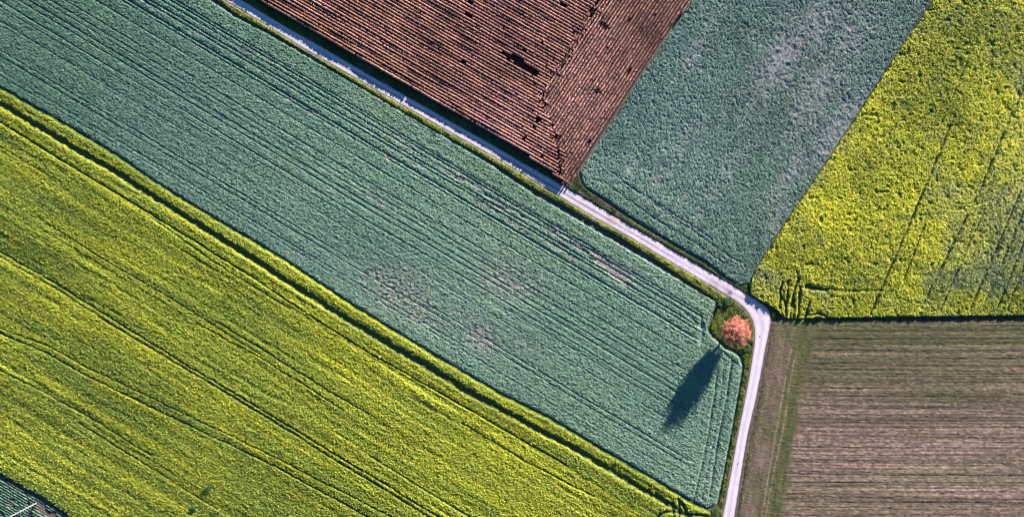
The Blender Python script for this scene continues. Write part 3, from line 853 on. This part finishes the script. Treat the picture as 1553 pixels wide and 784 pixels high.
# ---------------------------------------------------------------- tree
def tube(path, rad, sides=6):
    path = np.asarray(path, float); n = len(path)
    V = []
    for i in range(n):
        t = path[min(i + 1, n - 1)] - path[max(i - 1, 0)]
        t /= np.linalg.norm(t) + 1e-9
        r = np.array([1., 0, 0]) if abs(t[0]) < .8 else np.array([0, 1., 0])
        a = np.cross(t, r); a /= np.linalg.norm(a); b = np.cross(t, a)
        th = np.arange(sides) * 2 * math.pi / sides
        V.append(path[i] + rad[i] * (np.cos(th)[:, None] * a + np.sin(th)[:, None] * b))
    V = np.concatenate(V)
    Q = []
    for i in range(n - 1):
        for j in range(sides):
            k = (j + 1) % sides
            Q.append((i * sides + j, i * sides + k, (i + 1) * sides + k, (i + 1) * sides + j))
    return V, np.array(Q)


def join(parts):
    V = []; Q = []; off = 0
    for v, q in parts:
        V.append(v); Q.append(q + off); off += len(v)
    return np.concatenate(V), np.concatenate(Q)


def build_tree():
    bx, by = W([(1104, 499)])[0]
    root = obj('tree', None, loc=(bx, by, 0))
    tag(root, 'lone round tree with orange-pink crown on the grass by the track bend', 'tree')
    r = np.random.default_rng(5)
    bark = simple_mat('bark', (.05, .03, .028), (.12, .075, .065), 6)
    parts = []; tw = []; leaves = []
    Ht, Rr, zc, Rz = 9.7, 3.6, 5.55, 4.15
    tp = [(0, 0, -.1), (.03, .02, .6), (.02, .06, 1.3), (.08, .05, 2.0), (.1, .1, 3.2), (.05, .12, 4.6)]
    parts.append(tube(tp, [.30, .23, .2, .18, .13, .08], 9))

    def env(p):
        return ((p[0] ** 2 + p[1] ** 2) / Rr ** 2 + ((p[2] - zc) / Rz) ** 2)
    ends = []
    for i in range(15):
        az = i * 2.4 + r.uniform(-.3, .3)
        z0 = r.uniform(1.6, 4.4)
        el = r.uniform(.25, 1.25)
        d = np.array([math.cos(az) * math.cos(el), math.sin(az) * math.cos(el), math.sin(el)])
        p = np.array([.06, .08, z0]); path = [p.copy()]; rad = [.085]
        L = r.uniform(2.2, 3.9)
        for s in range(6):
            d = d + r.normal(0, .13, 3) + np.array([0, 0, .06]); d /= np.linalg.norm(d)
            p = p + d * L / 6
            path.append(p.copy()); rad.append(.085 * (1 - (s + 1) / 7.5))
        parts.append(tube(path, rad, 5))
        for s in range(2, 7):
            ends.append((path[s], d))
    V, Q = join(parts)
    obj('trunk', mesh_from('trunk', V, Q, None, bark, smooth=True), root)
    # fans of fine twigs running out to the crown surface; leaves along them
    twp = []
    org = np.array([.05, .08, 3.0])
    for i in range(800):
        u = r.normal(0, 1, 3); u /= np.linalg.norm(u)
        lump = .80 + .15 * math.sin(2.3 * u[0] + 4.1 * u[1] + 1) * math.sin(3.7 * u[2] - 2.2 * u[0]) + .10 * math.sin(7.1 * u[0] - 5.3 * u[1] + 3.1 * u[2]) + r.uniform(-.20, .09)
        tip = np.array([u[0] * Rr, u[1] * Rr, u[2] * Rz]) * min(lump, 1.08) + np.array([0, 0, zc])
        tip[2] = max(tip[2], 1.5)
        if math.sin(5.2 * u[0] + 2.0 * u[2] + .7) * math.sin(4.6 * u[1] - 3.1 * u[2] + .4) > .46 and r.random() < .85:
            continue
        e = ends[r.integers(len(ends))][0] if r.random() < .25 else org + (tip - org) * r.uniform(.3, .5) + r.normal(0, .12, 3)
        mid = (e + tip) / 2 + np.array([0, 0, .12]) + r.normal(0, .1, 3)
        path = np.stack([e, mid, tip])
        twp.append(tube(path, [.018, .012, .006], 3))
        k = 52
        t = r.uniform(.12, 1.03, k) ** .85
        pp = (1 - t)[:, None] ** 2 * e + 2 * (t * (1 - t))[:, None] * mid + t[:, None] ** 2 * tip + r.normal(0, .15, (k, 3))
        dirn = (tip - e) / (np.linalg.norm(tip - e) + 1e-6)
        leaves.append(np.concatenate([pp, np.repeat(dirn[None], k, 0), np.full((k, 1), r.normal(0, .15))], 1))
    tv, tq = join(twp)
    Lv = np.concatenate(leaves)
    n = len(Lv)
    c = Lv[:, :3]
    az = np.arctan2(Lv[:, 4], Lv[:, 3]) + r.normal(0, .7, n)
    pt = np.arcsin(np.clip(Lv[:, 5], -1, 1)) + r.normal(0, .5, n)
    rad = (c - np.array([0, 0, zc - .6])) / np.array([Rr, Rr, Rz]) ** 2
    rad /= np.linalg.norm(rad, axis=1)[:, None] + 1e-9
    rad = rad + r.normal(0, .75, (n, 3)); rad /= np.linalg.norm(rad, axis=1)[:, None]
    tv_ = np.cross(rad, r.normal(0, 1, (n, 3))); tv_ /= np.linalg.norm(tv_, axis=1)[:, None]
    sv_ = np.cross(rad, tv_)
    ln = r.uniform(.16, .34, n)[:, None]; wd = r.uniform(.05, .10, n)[:, None]
    lv = np.stack([c - tv_ * ln * .5, c + sv_ * wd * .5, c + tv_ * ln * .5, c - sv_ * wd * .5], 1).reshape(-1, 3)
    lq = np.arange(n * 4).reshape(-1, 4)
    a = np.stack([np.clip(.54 + Lv[:, 6] + r.normal(0, .14, n), 0, 1), np.clip(.4 + r.normal(0, .3, n), 0, 1), np.ones(n)], 1)
    tvr = np.tile([.12, .2, 1.0], (len(tv), 1))
    m = mat_var('orange_pink_leaf', [(0, (0.1109, 0.03419, 0.03761)), (.5, (0.4618, 0.1519, 0.1091)), (1, (0.6836, 0.281, 0.1805))],
                [(0, (0.1109, 0.03798, 0.03009)), (.5, (0.4987, 0.1823, 0.09027)), (1, (0.702, 0.319, 0.1504))], (0.09238, 0.03798, 0.03009), trans=.05)
    obj('crown', mesh_from('crown', np.concatenate([tv, lv]), np.concatenate([tq, lq + len(tv)]), np.concatenate([tvr, np.repeat(a, 4, 0)]), m), root)


build_tree()


# ---------------------------------------------------------------- shrubs and weeds standing alone
M_shrub = mat_var('shrub_leaf', [(0, (.010, .028, .012)), (.5, (.035, .075, .028)), (1, (.10, .16, .05))],
                  [(0, (.015, .035, .010)), (.5, (.05, .095, .02)), (1, (.14, .19, .05))], (.1, .08, .06), trans=.15)
M_stem = simple_mat('green_stem', (.05, .05, .02), (.09, .09, .04), 8)


def shrub(name, pxy, r0, h, seed, hue, label, cat, group=None, n=420, lz=(.14, .3)):
    r = np.random.default_rng(seed)
    bx, by = W([pxy])[0]
    root = obj(name, None, loc=(bx, by, 0))
    tag(root, label, cat, group)
    st = []
    nst = 7
    cl = []
    for i in range(nst):
        az = i * 6.28 / nst + r.uniform(-.4, .4)
        rr = r0 * r.uniform(.35, .8)
        tip = np.array([math.cos(az) * rr, math.sin(az) * rr, h * r.uniform(.6, .95)])
        st.append(tube([(0, 0, -.03), tip * [.4, .4, .55], tip], [.022, .015, .006], 4))
        cl.append(tip)
    V, Q = join(st)
    obj('stem', mesh_from('stem', V, Q, None, M_stem), root)
    cl = np.array(cl)
    ci = r.integers(nst, size=n)
    c = cl[ci] + r.normal(0, 1, (n, 3)) * [r0 * .27, r0 * .27, h * .2]
    c[:, 2] = np.clip(c[:, 2], .06, h * 1.1)
    lv, lq = kites(c, r.uniform(0, 6.28, n), r.uniform(-.6, .9, n), r.normal(0, .6, n), r.uniform(lz[0], lz[1], n), r.uniform(.08, .15, n))
    a = np.stack([np.clip(.5 + r.normal(0, .2, n) + .25 * (r.random(nst)[ci] - .5), 0, 1), np.full(n, hue), np.ones(n)], 1)
    obj('foliage', mesh_from('foliage', lv, lq, np.repeat(a, 4, 0), M_shrub), root)


shrub('weed', (318, 738), .75, 1.25, 41, .7, 'taller dark green weed in the yellow-green rapeseed, beside a smaller one', 'weed', lz=(.2, .38))
shrub('weed', (296, 767), .62, 1.1, 42, .8, 'smaller dark green weed in the yellow-green rapeseed, nearer the bottom edge', 'weed', lz=(.2, .36))
shrub('shrub', (1103, 456), 1.0, .9, 43, .2, 'dark green shrub on the grass where the verge widens towards the tree', 'shrub', n=700)
shrub('shrub', (1132, 526), .85, .7, 44, .9, 'bright green low shrub between the pink tree and the track', 'shrub', n=500)
shrub('shrub', (1092, 458), .7, .7, 45, .3, 'small dark shrub at the corner of the blue-green cereal', 'shrub', n=420)

# ---------------------------------------------------------------- stones
M_stone = simple_mat('stone', (.28, .26, .25), (.5, .47, .45), 14)
M_dark = simple_mat('dark_stone', (.05, .045, .045), (.10, .09, .09), 14)


def stone(pxy, size, seed, m, label, z=0.0):
    import bmesh
    bm = bmesh.new()
    bmesh.ops.create_icosphere(bm, subdivisions=2, radius=1)
    r = np.random.default_rng(seed)
    cut_n = r.normal(0, 1, (7, 3)); cut_n /= np.linalg.norm(cut_n, axis=1)[:, None]
    for v in bm.verts:
        p = np.array(v.co)
        for cn in cut_n:
            dd = p @ cn - .72
            if dd > 0: p = p - cn * dd
        v.co = p * size
    me = bpy.data.meshes.new('stone'); bm.to_mesh(me); bm.free()
    me.materials.append(m)
    bx, by = W([pxy])[0]
    o = obj('stone', me, loc=(bx, by, z + size[2] * .55))
    o.rotation_euler = (0, 0, r.uniform(0, 3))
    tag(o, label, 'stone')


stone((1181.5, 365), (.34, .24, .3), 1, M_stone, 'pale boundary stone at the edge of the flowering rapeseed')
stone((1152.5, 509.5), (.14, .12, .08), 2, M_dark, 'dark stone lying on the pale track beside the pink tree', .05)
stone((1119.5, 702), (.15, .12, .08), 3, M_dark, 'dark stone lying on the lower track beside the cereal headland', .05)


# ---------------------------------------------------------------- utility pole
def build_pole():
    bx, by = W([(55.5, 762.5)])[0]
    root = obj('utility_pole', None, loc=(bx, by, 0))
    tag(root, 'pale weathered utility pole standing in the row crop in the corner', 'utility pole')
    wood = simple_mat('weathered_wood', (.13, .12, .11), (.21, .195, .18), 9)
    met = simple_mat('dull_steel', (.25, .26, .27), (.36, .37, .38), 12, .5)
    cer = simple_mat('brown_ceramic', (.10, .05, .03), (.16, .08, .05), 12, .35)
    V, Q = tube([(0, 0, -.3), (0, 0, 3), (.01, 0, 6.5), (.02, .01, 10.4)], [.15, .14, .125, .11], 14)
    cap = len(V); V = np.concatenate([V, [[.02, .01, 10.43]]])
    tr = np.array([(cap - 14 + j, cap - 14 + (j + 1) % 14, cap) for j in range(14)])
    obj('pole', mesh_from('pole', V, Q, None, wood, tris=tr), root)
    import bmesh
    bm = bmesh.new(); bmesh.ops.create_cube(bm, size=1)
    for v in bm.verts: v.co = Vector((v.co.x * 1.9, v.co.y * .11, v.co.z * .12))
    bmesh.ops.bevel(bm, geom=bm.edges[:], offset=.015, segments=1)
    me = bpy.data.meshes.new('crossarm'); bm.to_mesh(me); bm.free(); me.materials.append(met)
    ca = obj('crossarm', me, root, (.02, -.20, 9.9))
    for sx in (-.85, 0, .85):
        v, q = tube([(0, 0, 0), (0, 0, .06), (0, 0, .07), (0, 0, .13), (0, 0, .14), (0, 0, .2), (0, 0, .24)], [.05, .05, .08, .07, .045, .065, .03], 10)
        obj('insulator', mesh_from('insulator', v, q, None, cer, smooth=True), ca, (sx, 0, .058))


build_pole()

# ---------------------------------------------------------------- camera and output
cam = bpy.data.cameras.new('camera')
cam.sensor_width = 36
cam.lens = 36 * H / (1553 * S)
cam.clip_start = 1
cam.clip_end = 6000
co = bpy.data.objects.new('camera', cam)
col.objects.link(co)
co.location = (0, 0, H)
co.rotation_euler = (0, 0, 0)
sc.camera = co
sc.view_settings.view_transform = 'Standard'
sc.view_settings.look = 'None'
sc.view_settings.exposure = 2.3
sc.view_settings.gamma = 1
sc.cycles.filter_width = 1.3
sc.cycles.max_bounces = 5
sc.cycles.diffuse_bounces = 3
sc.cycles.transmission_bounces = 3
